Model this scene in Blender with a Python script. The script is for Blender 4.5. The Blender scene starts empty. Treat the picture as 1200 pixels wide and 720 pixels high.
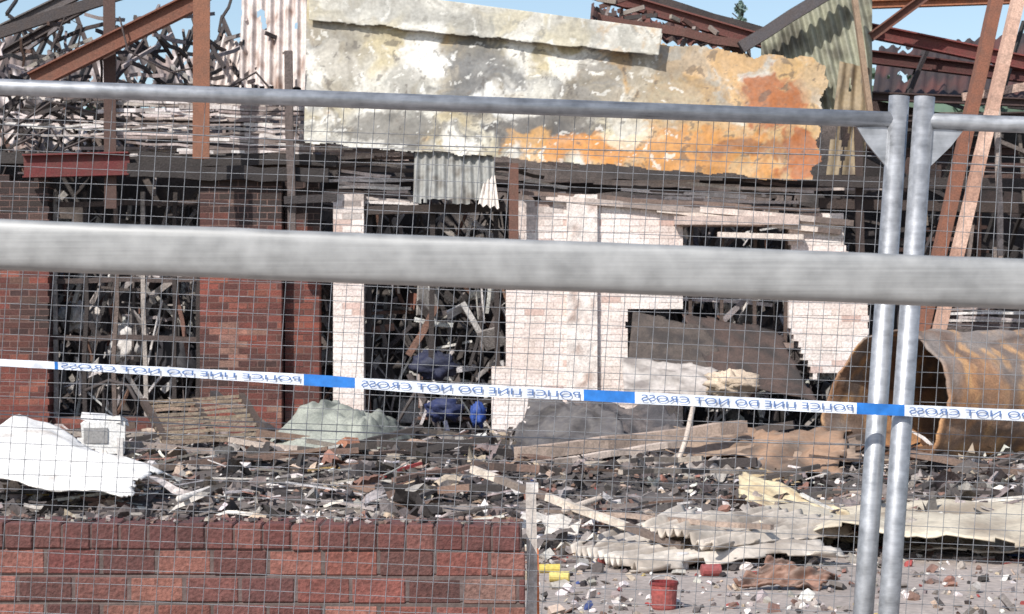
import bpy, math, random
from mathutils import Vector, Matrix, noise
R=random.Random(11)
CZ=1.43; FL=2400.0
def at(px,py,d): return Vector(((px-600)/FL*d, d, CZ+(377-py)/FL*d))
def G(px,py,h=0.0):
    d=FL*(CZ-h)/(py-377.0); return at(px,py,d)
def C(r,g,b):
    f=lambda s:(s/12.92 if s<=0.04045 else ((s+0.055)/1.055)**2.4)
    return (f(r/255.),f(g/255.),f(b/255.))
def mix(a,b,t):
    t=max(0,min(1,t)); return tuple(a[i]*(1-t)+b[i]*t for i in range(3))
def mul(a,k): return tuple(x*k for x in a)
def ss(a,b,x):
    t=max(0,min(1,(x-a)/(b-a))); return t*t*(3-2*t)
def fbm(x,y,z=0.0,o=4):
    s=0;a=1;n=0
    for i in range(o):
        s+=a*noise.noise(Vector((x,y,z+i*7.3)));n+=a;x*=2.05;y*=2.05;a*=.5
    return s/n*1.6
def jit(c,a=0.15):
    k=1+R.uniform(-a,a); return tuple(max(0,min(1,x*k*(1+R.uniform(-a,a)*.25))) for x in c)

scn=bpy.context.scene
# ---------------------------------------------------------------- materials
def attr_mat(name,rough=.85,metal=0,scale=9,grime=.45,bump=.25,dark=(.05,.045,.04),fine=60,stretch=(1,1,1),lo=.75,hi=1.2):
    m=bpy.data.materials.new(name); m.use_nodes=True; nt=m.node_tree; N=nt.nodes; L=nt.links
    b=N['Principled BSDF']; b.inputs['Roughness'].default_value=rough; b.inputs['Metallic'].default_value=metal
    a=N.new('ShaderNodeAttribute'); a.attribute_name='Col'
    tc=N.new('ShaderNodeTexCoord'); mp=N.new('ShaderNodeMapping'); mp.inputs['Scale'].default_value=stretch
    L.new(tc.outputs['Object'],mp.inputs[0])
    n1=N.new('ShaderNodeTexNoise'); n1.inputs['Scale'].default_value=scale; n1.inputs['Detail'].default_value=7; n1.inputs['Roughness'].default_value=.65
    L.new(mp.outputs[0],n1.inputs['Vector'])
    r1=N.new('ShaderNodeMapRange'); r1.inputs[1].default_value=.42; r1.inputs[2].default_value=.68; r1.inputs[3].default_value=0; r1.inputs[4].default_value=grime
    L.new(n1.outputs['Fac'],r1.inputs[0])
    mx=N.new('ShaderNodeMix'); mx.data_type='RGBA'
    L.new(r1.outputs[0],mx.inputs[0]); L.new(a.outputs['Color'],mx.inputs[6]); mx.inputs[7].default_value=(*dark,1)
    n2=N.new('ShaderNodeTexNoise'); n2.inputs['Scale'].default_value=fine; n2.inputs['Detail'].default_value=5
    L.new(mp.outputs[0],n2.inputs['Vector'])
    r2=N.new('ShaderNodeMapRange'); r2.inputs[1].default_value=.3; r2.inputs[2].default_value=.7; r2.inputs[3].default_value=lo; r2.inputs[4].default_value=hi
    L.new(n2.outputs['Fac'],r2.inputs[0])
    m2=N.new('ShaderNodeMix'); m2.data_type='RGBA'; m2.blend_type='MULTIPLY'; m2.inputs[0].default_value=1
    L.new(mx.outputs[2],m2.inputs[6]); L.new(r2.outputs[0],m2.inputs[7])
    L.new(m2.outputs[2],b.inputs['Base Color'])
    bp=N.new('ShaderNodeBump'); bp.inputs['Strength'].default_value=bump; bp.inputs['Distance'].default_value=.02
    L.new(n2.outputs['Fac'],bp.inputs['Height']); L.new(bp.outputs['Normal'],b.inputs['Normal'])
    return m
M_dust=attr_mat('weathered_surface',grime=.4,dark=(.07,.06,.055))
M_char=attr_mat('charred_wood',rough=.8,scale=14,grime=.5,bump=.6,dark=(.025,.022,.02))
M_brick=attr_mat('brick',rough=.9,scale=4,grime=.5,bump=.5,fine=70,dark=(.055,.035,.032),lo=.65)
M_white=attr_mat('limewashed_brick',rough=.9,scale=3.2,grime=.25,bump=.35,dark=(.22,.16,.14),fine=40)
M_rust=attr_mat('rusty_steel',rough=.75,metal=.05,scale=8,grime=.4,bump=.3,dark=(.09,.06,.045))
M_sheet=attr_mat('burnt_sheet_metal',rough=.65,metal=.0,scale=9,grime=.3,bump=.08,dark=(.26,.23,.19),fine=26,lo=.82,hi=1.12)
M_cloth=attr_mat('dirty_tarpaulin',rough=.7,scale=6,grime=.3,bump=.2,dark=(.09,.09,.085))
M_clean=attr_mat('plain_paint',rough=.6,scale=12,grime=.2,bump=.05,dark=(.25,.22,.2))
M_tape=attr_mat('tape_plastic',rough=.4,scale=20,grime=.05,bump=.02)
M_leaf=attr_mat('foliage',rough=.8,scale=.2,grime=.5,bump=0,dark=(.02,.035,.02),fine=.8)
M_ground=attr_mat('dusty_concrete',rough=.95,scale=1.3,grime=.45,bump=.6,dark=(.14,.12,.11),fine=24)

def galv(name,base=(.42,.44,.46),metal=.55,rough=.42,st=(6,60,60),amp=(.62,1.25)):
    m=bpy.data.materials.new(name); m.use_nodes=True; nt=m.node_tree; N=nt.nodes; L=nt.links
    b=N['Principled BSDF']; b.inputs['Metallic'].default_value=metal
    tc=N.new('ShaderNodeTexCoord'); mp=N.new('ShaderNodeMapping'); mp.inputs['Scale'].default_value=st
    L.new(tc.outputs['Object'],mp.inputs[0])
    n=N.new('ShaderNodeTexNoise'); n.inputs['Scale'].default_value=1.6; n.inputs['Detail'].default_value=8; n.inputs['Roughness'].default_value=.7
    L.new(mp.outputs[0],n.inputs['Vector'])
    v=N.new('ShaderNodeTexNoise'); v.inputs['Scale'].default_value=38; v.inputs['Detail'].default_value=4; L.new(tc.outputs['Object'],v.inputs['Vector'])
    ad=N.new('ShaderNodeMath'); ad.operation='ADD'; L.new(n.outputs['Fac'],ad.inputs[0]); L.new(v.outputs['Fac'],ad.inputs[1])
    cr=N.new('ShaderNodeMapRange'); cr.inputs[1].default_value=.7; cr.inputs[2].default_value=1.3; cr.inputs[3].default_value=amp[0]; cr.inputs[4].default_value=amp[1]
    L.new(ad.outputs[0],cr.inputs[0])
    mx=N.new('ShaderNodeMix'); mx.data_type='RGBA'; mx.blend_type='MULTIPLY'; mx.inputs[0].default_value=1; mx.inputs[6].default_value=(*base,1)
    L.new(cr.outputs[0],mx.inputs[7]); L.new(mx.outputs[2],b.inputs['Base Color'])
    r=N.new('ShaderNodeMapRange'); r.inputs[3].default_value=rough-.1; r.inputs[4].default_value=rough+.2; L.new(v.outputs['Fac'],r.inputs[0]); L.new(r.outputs[0],b.inputs['Roughness'])
    bp=N.new('ShaderNodeBump'); bp.inputs['Strength'].default_value=.12; bp.inputs['Distance'].default_value=.001; L.new(ad.outputs[0],bp.inputs['Height']); L.new(bp.outputs['Normal'],b.inputs['Normal'])
    return m
M_galv=galv('galvanised_steel',(.38,.39,.41)); M_rail=galv('worn_galvanised_rail',(.35,.35,.345),.3,.5,(1.5,90,140),(.72,1.15)); M_wire=galv('mesh_wire',(.27,.275,.29),.3,.6)

# ---------------------------------------------------------------- mesh builder
def empty(name):
    e=bpy.data.objects.new(name,None); scn.collection.objects.link(e); return e
class MB:
    def __init__(s): s.v=[];s.f=[];s.c=[];s.m=[]
    def face(s,idx,col,mat=0):
        s.f.append(tuple(idx)); s.c.append(col if isinstance(col,list) else [col]*len(idx)); s.m.append(mat)
    def poly(s,pts,col,mat=0):
        b=len(s.v); s.v+= [tuple(p) for p in pts]; s.face(range(b,b+len(pts)),col,mat)
    def box(s,c,sz,col,rot=None,mat=0,warp=0):
        b=len(s.v); c=Vector(c)
        for i in range(8):
            p=Vector(((-.5,.5)[i&1]*sz[0],(-.5,.5)[(i>>1)&1]*sz[1],(-.5,.5)[(i>>2)&1]*sz[2]))
            if warp: p=Vector((p.x*(1+R.uniform(-warp,warp)),p.y*(1+R.uniform(-warp,warp)),p.z*(1+R.uniform(-warp,warp))))
            if rot is not None: p=rot@p
            s.v.append(tuple(c+p))
        for q in ((0,2,3,1),(4,5,7,6),(0,1,5,4),(2,6,7,3),(0,4,6,2),(1,3,7,5)):
            s.face([b+i for i in q],col,mat)
    def beam(s,p0,p1,w,h,col,mat=0,roll=0,char=None,seg=1,wob=0):
        p0=Vector(p0);p1=Vector(p1);d=(p1-p0)
        if d.length<1e-5: return
        t=d.normalized(); up=Vector((0,0,1)) if abs(t.z)<.9 else Vector((0,1,0))
        a=t.cross(up).normalized(); u=a.cross(t)
        if roll:
            q=Matrix.Rotation(roll,3,t); a=q@a; u=q@u
        b=len(s.v)
        for i in range(seg+1):
            c=p0+d*(i/seg)
            if wob and 0<i<seg: c=c+a*R.uniform(-wob,wob)+u*R.uniform(-wob,wob)
            for (sa,su) in ((-1,-1),(1,-1),(1,1),(-1,1)):
                s.v.append(tuple(c+a*sa*w/2+u*su*h/2))
        for i in range(seg):
            k=b+i*4
            cc=col if char is None else mix(col,char,ss(.0,.6,fbm(p0.x*3+i*.9,p0.z*3,i*.7)+.2))
            for j in range(4): s.face((k+j,k+(j+1)%4,k+4+(j+1)%4,k+4+j),cc,mat)
        s.face((b+3,b+2,b+1,b),col,mat); e=b+seg*4; s.face((e,e+1,e+2,e+3),col,mat)
    def ibeam(s,p0,p1,dep,wid,col,mat=0):
        p0=Vector(p0);p1=Vector(p1);t=(p1-p0).normalized(); up=Vector((0,0,1)) if abs(t.z)<.9 else Vector((1,0,0))
        a=t.cross(up).normalized(); u=a.cross(t); th=.018
        if abs(t.z)<.9:
            s.beam(p0,p1,th,dep-2*th,mul(col,.8),mat)
            for sg in (1,-1):
                o=u*sg*(dep/2-th/2); s.beam(p0+o,p1+o,wid,th,jit(col,.1),mat)
        else:
            s.beam(p0,p1,.02,dep,col,mat)
            s.beam(p0+Vector((0,-dep/2-.01,0)),p1+Vector((0,-dep/2-.01,0)),wid,.02,col,mat)
    def ribbon(s,pts,w,col,mat=0):
        b=len(s.v); n=len(pts)
        for i,p in enumerate(pts):
            t=(pts[min(i+1,n-1)]-pts[max(i-1,0)]).normalized(); a=t.cross(Vector((.3,.2,1))).normalized()
            a=Matrix.Rotation(i*.35,3,t)@a
            s.v.append(tuple(p-a*w/2)); s.v.append(tuple(p+a*w/2))
        for i in range(n-1): s.face((b+2*i,b+2*i+1,b+2*i+3,b+2*i+2),col,mat)
    def tube(s,pts,r,col,mat=0,seg=8):
        pts=[Vector(p) for p in pts]; b=len(s.v); n=len(pts); pa=None
        for i,p in enumerate(pts):
            t=(pts[min(i+1,n-1)]-pts[max(i-1,0)]).normalized()
            if pa is None:
                up=Vector((0,0,1)) if abs(t.z)<.9 else Vector((0,1,0)); a=t.cross(up).normalized()
            else: a=(pa-t*pa.dot(t)).normalized()
            pa=a; u=a.cross(t); rr=r[i] if isinstance(r,(list,tuple)) else r
            for k in range(seg):
                g=2*math.pi*k/seg; s.v.append(tuple(p+a*math.cos(g)*rr+u*math.sin(g)*rr))
        for i in range(n-1):
            for k in range(seg):
                k2=(k+1)%seg; s.face((b+i*seg+k,b+i*seg+k2,b+(i+1)*seg+k2,b+(i+1)*seg+k),col,mat)
        s.face([b+k for k in range(seg)][::-1],col,mat); s.face([b+(n-1)*seg+k for k in range(seg)],col,mat)
    def sheet(s,q,nu,nv,col,mat=0,disp=None,mask=None):
        q=[Vector(p) for p in q]; nrm=((q[1]-q[0]).cross(q[3]-q[0])).normalized()
        b=len(s.v); cols=[]
        for j in range(nv+1):
            v=j/nv
            for i in range(nu+1):
                u=i/nu; p=(q[0]*(1-u)+q[1]*u)*(1-v)+(q[3]*(1-u)+q[2]*u)*v
                if disp:
                    dd=disp(u,v)
                    p=p+(nrm*dd if not isinstance(dd,Vector) else dd)
                s.v.append(tuple(p)); cols.append(col(u,v) if callable(col) else col)
        for j in range(nv):
            for i in range(nu):
                if mask and not mask((i+.5)/nu,(j+.5)/nv): continue
                k=j*(nu+1)+i; ids=[k,k+1,k+nu+2,k+nu+1]
                s.face([b+x for x in ids],[cols[x] for x in ids],mat)
    def obj(s,name,mats,parent=None,smooth=False,solid=0):
        me=bpy.data.meshes.new(name); me.from_pydata(s.v,[],s.f)
        ca=me.color_attributes.new(name='Col',type='FLOAT_COLOR',domain='CORNER')
        arr=[]
        for cs in s.c:
            for c in cs: arr+=[c[0],c[1],c[2],1.0]
        ca.data.foreach_set('color',arr)
        me.polygons.foreach_set('material_index',s.m)
        if smooth: me.polygons.foreach_set('use_smooth',[True]*len(s.f))
        for m in (mats if isinstance(mats,list) else [mats]): me.materials.append(m)
        me.update()
        o=bpy.data.objects.new(name,me); scn.collection.objects.link(o)
        if parent: o.parent=parent
        if solid:
            md=o.modifiers.new('thickness','SOLIDIFY'); md.thickness=solid
        return o
def rrot(tilt=math.pi):
    return (Matrix.Rotation(R.uniform(0,6.28),3,'Z')@Matrix.Rotation(R.uniform(-tilt,tilt),3,'X')@Matrix.Rotation(R.uniform(-tilt,tilt),3,'Y'))

# ---------------------------------------------------------------- ground
def gh(x,y):
    m=ss(13.2,16.0,y)*(1-ss(18.5,24.0,y)*.55)
    m*= (1-.35*ss(.5,2.5,x))
    return max(0,m*(.10+.15*(fbm(x*.55,y*.5,3.3)+.5)))+.02*max(0,fbm(x*3,y*3,1))
mb=MB()
xs=[-2000,-400,-100,-30]+[-12+i*.12 for i in range(201)]+[30,100,400,2000]
ys=[-60,-10,2,6]+[8+i*.12 for i in range(200)]+[45,100,400,3000]
def gcol(x,y):
    a=C(166,154,146); b=C(84,77,74)
    return mix(a,b,ss(13.0,15.5,y+fbm(x,y)*1.5)*(1-ss(40,60,y)))if y<60 else C(95,105,75)
W=len(xs); vc=[]
for y in ys:
    for x in xs:
        inside=abs(x)<12.1 and 7.9<y<32
        z=gh(x,y) if inside else 0
        if inside and abs(x)>11.9: z=0
        mb.v.append((x,y,z)); vc.append(gcol(x,y))
for j in range(len(ys)-1):
    for i in range(W-1):
        k=j*W+i; ids=[k,k+1,k+W+1,k+W]; mb.face(ids,[vc[t] for t in ids])
mb.obj('ground',M_ground,smooth=True)

# ---------------------------------------------------------------- brick masonry
def masonry(mb,x0,x1,z0,z1,y,th,L,H,colf,inside=None,gap=.01,mort=(.3,.27,.24),slope=0):
    rows=int(round((z1-z0)/H)); K=8
    for r in range(rows):
        z=z0+r*H+H/2; off=(L/2 if r%2 else 0)
        x=x0-off; runs=[]
        while x<x1-1e-4:
            a=max(x,x0); b=min(x+L,x1); x+=L
            if b-a<L*.12: continue
            segs=[]
            if inside is None: segs=[(a,b)]
            else:
                st=None
                for k in range(K):
                    c0=a+(b-a)*k/K; c1=a+(b-a)*(k+1)/K
                    if inside((c0+c1)/2,z):
                        if st is None: st=c0
                    elif st is not None: segs.append((st,c0)); st=None
                if st is not None: segs.append((st,b))
            for (p,q) in segs:
                if q-p<L*.1: continue
                cx=(p+q)/2; zz=z+slope*(cx-x0); dy=R.uniform(0,.006)
                mb.box((cx,y+th/2+dy/2,zz),(q-p-gap,th-dy,H-gap),colf(cx,z),mat=0)
                if runs and abs(runs[-1][1]-p)<1e-3: runs[-1][1]=q
                else: runs.append([p,q])
        for p,q in runs:
            mb.box(((p+q)/2,y+th/2,z+slope*((p+q)/2-x0)),(q-p-gap*1.2,th-.012,H),jit(mort,.1),mat=1)
# foreground garden wall
gw=empty('brick_garden_wall'); mb=MB()
X1=at(617,0,7).x; X0=-3.4; zt=at(0,611,7).z
def rc(x,z):
    c=R.choice([C(122,70,64),C(106,62,58),C(132,80,70),C(96,62,58),C(116,74,68),C(148,98,86)])
    c=mix(c,C(80,58,55),ss(-.1,.6,fbm(x*1.3,z*2.2,4))*.6); c=mix(c,C(168,136,124),.5*ss(.35,.7,fbm(x*4,z*6,14))); return jit(c,.12)
sl=-.0062
H=.094
masonry(mb,X0,X1,zt-H*9+.014,zt-H,7.0,.22,.19,H,rc,gap=.009,mort=C(98,84,80),slope=sl)
x=X0
while x<X1-.05:
    w=min(.098,X1-x)
    mb.box((x+w/2,7.11+R.uniform(-.003,.003),zt-.05+sl*(x-X0)+.012+R.uniform(-.003,.002)),(w-.006,.228,.088),jit(mix(rc(x,zt),C(104,62,58),.5),.06)); x+=.098
mb.box(((X0+X1)/2,7.11,zt-.05+sl*(X1-X0)/2+.008),(X1-X0-.03,.215,.082),C(96,80,76),rot=Matrix.Rotation(-sl,3,'Y'),mat=1)
o=mb.obj('masonry',[M_brick,M_dust],gw)
bv=o.modifiers.new('b','BEVEL'); bv.width=.005; bv.segments=1
mb=MB()
for i in range(260):
    x=R.uniform(X0,X1-.02); s=R.uniform(.004,.014); mb.box((x,7.11+R.uniform(-.09,.1),zt+.008+sl*(x-X0)+s*.3),(s*R.uniform(1,3),s*1.5,s),jit(R.choice([C(70,62,60),C(170,158,150),C(120,96,86)]),.2),rot=rrot(.4),warp=.3)
mb.obj('grit_on_coping',M_dust,gw)
mb=MB(); p=at(623,570,7.3)
mb.beam((p.x,7.12,0),(p.x-.005,7.12,p.z),.036,.05,C(215,205,196),seg=6,wob=.004,char=C(160,150,142)); mb.box((p.x,7.12,p.z+.01),(.042,.058,.03),C(220,212,205))
mb.beam((p.x+.025,7.1,.1),(p.x+.018,7.1,p.z-.2),.008,.012,C(200,110,60))
mb.obj('weathered_fence_stub_post',M_dust)

# ---------------------------------------------------------------- burnt building
bld=empty('burnt_brick_building')
fx=lambda px:(px-600)/100.; fz=lambda py:CZ+(377-py)/100.
mb=MB()
def redc(x,z):
    c=R.choice([C(138,76,64),C(118,66,58),C(146,86,72),C(102,60,54)])
    c=mix(c,C(58,48,46),ss(0,.65,fbm(x*.8,z*.8,9)+ss(2.0,3.2,z)*.75)); c=mix(c,C(180,142,124),.6*ss(.3,.6,fbm(x*2,z*2,19))); return jit(c,.1)
for (a,b,t,yy) in ((-90,58,205,24.0),(236,332,212,23.85),(-900,-90,205,24.3)):
    topn=lambda x,z,t=t: z<fz(t)+.12*fbm(x*2,0,5)
    masonry(mb,fx(a),fx(b),0,fz(t)+.1,yy,.34,.225,.075,redc,inside=topn,mort=C(128,100,92))
masonry(mb,fx(333),fx(374),0,fz(215),24.05,.3,.225,.075,redc,mort=C(110,90,84))
masonry(mb,fx(58),fx(236),0,fz(492),24.1,.3,.225,.075,redc,mort=C(110,90,84))
mb.obj('red_brick_piers',[M_brick,M_dust],bld)
mb=MB()
def whc(x,z):
    n=fbm(x*1.1,z*1.4,2.0); n2=fbm(x*3,z*3,6)
    c=mix(C(240,230,224),C(226,208,198),ss(-.4,.5,n))
    if n2>.42: c=mix(c,C(186,142,126),.55)
    c=mix(c,C(96,86,82),ss(.2,.75,fbm(x*.7,z*.9,14))*.55)
    sm=fbm(x*1.6,z*.5,25)+.55*ss(fz(300),fz(235),z)
    c=mix(c,C(86,76,72),ss(.45,1.0,sm)*.85)
    return jit(c,.03)
def inw(x,z):
    px=600+x*100; py=377-(z-CZ)*100
    if 390<=px<=427: return py>222+8*fbm(px*.05,0)
    if px<575: return False
    if px<605: return py>(345 if px>592 else 425)+6*fbm(py*.1,1)
    top=234+5*fbm(px*.03,2)
    if px>760: top=238+ (px-760)*.06+6*fbm(px*.04,4)
    if py<top: return False
    if px>990 and py<290+(px-990)*2.5: return False
    e=2.5*fbm(py*.08,px*.01,6)
    if 800+e<px<925+e and 264<py<402: return False
    if 735+e<px<925 and py>366: return py>402+60 and px<800
    if px>925 and py>440+8*fbm(px*.1,3): return False
    if px>918 and py>385 and px<925+(py-385)*.5: return False
    if px>1018: return False
    return True
masonry(mb,fx(390),fx(1020),0,fz(224),24.0,.3,.225,.075,whc,inside=inw,gap=.007,mort=C(208,192,184))
mb.obj('limewashed_brick_wall',[M_white,M_white],bld)
mb=MB()
mb.sheet([at(664,500,23.93),at(700,500,23.93),at(700,228,23.93),at(664,228,23.93)],8,50,lambda u,v:mix(C(240,228,220),C(196,172,160),ss(.1,.6,fbm(u*2,v*14,3))),disp=lambda u,v:.008*fbm(u*4,v*20))
mb.box((fx(682),23.965,fz(364)),(.35,.06,2.7),C(225,208,198))
mb.box((fx(862),23.97,fz(259)),(1.45,.2,.1),C(200,180,170)); mb.box((fx(862),24.1,fz(405)),(1.35,.3,.06),C(150,130,120))
mb.box((fx(890),23.92,fz(277)),(1.0,.08,.06),C(225,210,198),rot=Matrix.Rotation(.03,3,'Y'))
for (a,b,c,d,h,col) in ((640,231,1000,262,.07,C(222,206,196)),(610,226,880,243,.05,C(130,110,100)),(770,246,985,272,.06,C(215,200,188)),(760,240,960,246,.04,C(90,75,70))):
    mb.beam(at(a,b,23.95),at(c,d,23.95),.05,h,col,seg=8,wob=.012,char=C(110,96,90))
mb.obj('lintels_and_wall_plates',M_dust,bld)
mb=MB()
for px in (808,845,884,920): mb.beam(at(px,402,24.15),at(px+R.uniform(-3,3),264,24.15),.04,.05,C(90,75,68))
mb.beam(at(800,300,24.15),at(925,304,24.15),.04,.05,C(110,95,88)); mb.beam(at(800,345,24.1),at(925,341,24.1),.04,.05,C(60,52,50))
for px in (432,505,583): mb.beam(at(px,430,24.2),at(px+R.uniform(-6,6),242,24.2),.06,.07,C(58,50,48))
mb.beam(at(427,247,24.1),at(592,243,24.1),.1,.1,C(70,60,56))
for px in (66,100,135,172,205,231): mb.beam(at(px,490,24.25),at(px+R.uniform(-5,5),225,24.25),.05,.05,R.choice([C(170,160,152),C(60,52,50),C(110,95,88)]),seg=4,wob=.02)
for py in (240,330,395): mb.beam(at(60,py,24.25),at(236,py+R.uniform(-8,8),24.25),.05,.06,C(85,72,68),seg=4,wob=.02)
mb.obj('burnt_window_frames',M_char,bld)
mb=MB()
mb.ibeam(at(28,195,23.8),at(152,192,23.8),.27,.16,C(112,46,46),1)
mb.beam(at(-300,182,24.1),at(395,190,24.1),.3,.13,C(60,54,52),seg=20,wob=.02)
mb.beam(at(150,200,23.8),at(385,206,23.8),.12,.16,C(54,48,47),seg=12,wob=.02)
mb.beam(at(380,215,24.6),at(1010,222,24.6),.2,.14,C(58,50,48),seg=20,wob=.02)
mb.beam(at(960,212,23.7),at(1330,219,23.7),.12,.13,C(60,52,50),seg=8,wob=.01)
mb.beam(at(960,238,24.2),at(1330,248,24.2),.12,.12,C(70,58,54),seg=8,wob=.01)
mb.ibeam(at(602,285,23.7),at(602,192,23.7),.1,.11,C(110,76,64),1)
mb.beam(at(342,300,23.7),at(338,60,23.7),.09,.09,C(104,92,88),seg=5,wob=.01)
mb.beam(at(333,235,23.6),at(395,232,23.6),.05,.09,C(62,56,56))
mb.obj('charred_beams',[M_char,M_rust],bld)
mb=MB()
def rearc(u,v): return mix(C(76,70,68),C(140,124,116),ss(-.1,.6,fbm(u*12,v*5,1)))
mb.sheet([(-11,31,0),(8.8,31,0),(8.8,31,4.6),(-11,31,4.6)],60,20,rearc,disp=lambda u,v:.03*fbm(u*30,v*9))
mb.sheet([(-11,24.3,0),(-11,31,0),(-11,31,4.3),(-11,24.3,4.3)],20,12,rearc)
mb.sheet([(8.8,31,0),(8.8,24,0),(8.8,24,3.4),(8.8,31,3.4)],20,12,rearc)
mb.sheet([at(985,520,26),(8.7,27,0),(8.7,27,3.6),at(985,110,26)],30,20,lambda u,v:mix(C(56,50,50),C(100,78,72),ss(0,.6,fbm(u*7,v*4,8))))
mb.sheet([(-2.2,27,0),(4.4,27,0),(4.4,27,3.0),(-2.2,27,3.0)],40,20,lambda u,v:mix(C(70,64,63),C(140,130,124),ss(0,.6,fbm(u*9,v*6,4))))
mb.obj('blackened_rear_walls',M_char,bld)
mb=MB()
def cor(freq,amp): return lambda u,v: amp*math.sin(u*freq*2*math.pi)
def roofc(u,v):
    n=fbm(u*8,v*4,5); return mix(mix(C(76,68,67),C(160,142,134),ss(-.2,.5,n)),C(214,202,196),ss(.0,.5,fbm(u*16,v*3,8)))
mb.sheet([at(-250,185,26),at(480,190,26),at(420,50,31),at(-250,34,31)],300,40,roofc,disp=cor(60,.03),mask=lambda u,v: fbm(u*9,v*4,12)<.42 and v<.84+.35*fbm(u*14,0,3) and fbm(u*30,v*10,41)<.5)
mb.obj('collapsed_rear_roofing',M_dust,bld,smooth=True)
mb=MB()
pal=[C(224,212,207),C(200,186,180),C(165,150,144),C(232,224,219),C(106,94,90),C(70,63,61)]
for i in range(44):
    py=100+i*2.3+R.uniform(-2,2); a=R.uniform(-60,260); b=a+R.uniform(90,300)
    b=min(b,485) ; d=25.2-(py-108)*.012
    if b-a<60: continue
    mb.beam(at(a,py+R.uniform(-6,6),d),at(b,py+R.uniform(-6,11),d),.05,R.uniform(.02,.045),jit(R.choice(pal),.1),seg=7,wob=.02)
for i in range(34):
    py=112+i*2.1; a=R.uniform(90,300); b=min(a+R.uniform(70,230),362 if py<165 else 480)
    if b-a<40: continue
    mb.beam(at(a,py+R.uniform(-5,3),23.95),at(b,py+R.uniform(-3,8),23.98),.04,R.uniform(.02,.045),jit(R.choice(pal[:4]),.1),seg=6,wob=.015,char=C(120,106,100))
for i in range(20):
    py=172+i*3.4; a=R.uniform(375,400); b=R.uniform(450,492)
    mb.beam(at(a,py+R.uniform(-3,3),24.3),at(b,py+R.uniform(-3,6),24.3),.05,.035,jit(R.choice(pal[:5]),.1),seg=4,wob=.012)
for i in range(12):
    py=186+R.uniform(0,40); a=R.uniform(470,640); b=a+R.uniform(40,140)
    mb.beam(at(a,py,24.35),at(b,py+R.uniform(-2,14),24.35),.05,.04,jit(R.choice(pal),.1),seg=4,wob=.012)
for i in range(26):
    a=R.uniform(620,920); py=208+R.uniform(0,28)
    mb.beam(at(a,py,24.3),at(a+R.uniform(50,160),py+R.uniform(-2,14),24.3),.05,.035,jit(R.choice(pal),.1),seg=4,wob=.012)
mb.obj('burnt_roof_battens',M_dust,bld)
mb=MB()
RB=C(132,86,68)
mb.ibeam(at(38,96,23.6),at(236,-2,23.6),.21,.14,RB)
mb.ibeam(at(237,187,23.3),at(238,-60,23.3),.16,.19,C(138,92,70))
mb.ibeam(at(131,245,23.9),at(129,-40,23.9),.12,.14,C(82,60,54))
mb.ibeam(at(-60,66,25),at(105,-14,25),.14,.1,C(104,98,98))
mb.ibeam(at(-40,88,25.5),at(150,-20,25.5),.1,.1,C(84,76,76))
mb.ibeam(at(-60,22,26),at(70,-30,26),.1,.1,C(90,84,86))
mb.beam(at(-40,52,24.6),at(190,-20,24.8),.09,.13,C(70,64,64),seg=6,wob=.02)
for px in range(-20,340,34):
    mb.beam(at(px,130,26),at(px+46,30,27.5),.05,.07,jit(C(66,60,60),.2),seg=4,wob=.02); mb.beam(at(px+46,125,26),at(px+8,20,27.5),.04,.06,jit(C(84,74,70),.2),seg=4,wob=.02)
for i in range(130):
    a=R.uniform(-20,330); py=R.uniform(15,150); l=R.uniform(20,90); g=R.choice([-.5,-.45,.5,1.1,-1.1,1.5,-.1,.1])+R.uniform(-.15,.15)
    mb.beam(at(a,py,R.uniform(24.5,26.5)),at(a+l*math.cos(g),py+l*math.sin(g),R.uniform(24.5,27)),.03,.045,jit(R.choice([C(70,62,62),C(56,50,50),C(98,76,66),C(130,122,120),C(180,170,166)]),.15),seg=3,wob=.03)
for i in range(60):
    a=R.uniform(-30,160); py=R.uniform(110,190)
    mb.beam(at(a,py,24.6),at(a+R.uniform(-50,50),py+R.uniform(10,50),24.8),.02,.03,jit(C(52,47,47),.2),seg=3,wob=.03)
mb.obj('steel_roof_trusses',M_rust,bld)
mb=MB()
for (pts,r) in (([at(0,160,24),at(60,120,24),at(120,135,24),at(180,150,24)],.02),([at(140,20,23.5),at(150,60,23.4),at(200,85,23.5),at(228,80,23.5)],.012),([at(20,170,24),at(60,150,24),at(75,175,24),at(110,160,24)],.018),
   ([at(255,110,23.6),at(300,85,23.6),at(330,120,23.6)],.015),([at(60,60,24),at(76,20,24),at(96,30,24),at(90,62,24),at(70,70,24)],.012)):
    mb.tube(pts,r,C(80,70,68),seg=5)
mb.obj('hanging_cables',M_char,bld)
mb=MB()
def palec(u,v): return mul(mix(C(226,214,208),C(150,122,108),ss(0,.6,fbm(u*5,v*7,6))),.95)
mb.sheet([at(280,112,24.9),at(366,118,24.9),at(366,-30,25.3),at(284,-30,25.3)],64,20,palec,disp=lambda u,v:.035*math.sin(u*50)+.04*fbm(u*3,v*3,2),mask=lambda u,v:v>.06+.18*fbm(u*6,1,2) and fbm(u*5,v*8,31)<.45)
mb.sheet([at(240,125,25.4),at(292,120,25.4),at(296,60,25.8),at(262,40,25.8)],32,8,palec,disp=cor(5,.03))
mb.obj('pale_corrugated_cladding',M_sheet,bld,smooth=True)
mb=MB()
def hang(u,v): return mix(C(150,150,146),C(96,90,84),ss(0,.6,fbm(u*4,v*5,6)))
mb.sheet([at(484,238,23.7),at(582,240,23.7),at(578,180,23.85),at(486,178,23.85)],72,12,hang,disp=cor(9,.02),mask=lambda u,v:v>.1*fbm(u*6,1,2)+.04)
mb.sheet([at(560,240,23.5),at(585,244,23.5),at(580,205,23.7),at(566,216,23.7)],12,6,C(215,205,196),disp=cor(3,.03))
mb.obj('hanging_corrugated_fragment',M_sheet,bld,smooth=True)
mb=MB()
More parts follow.
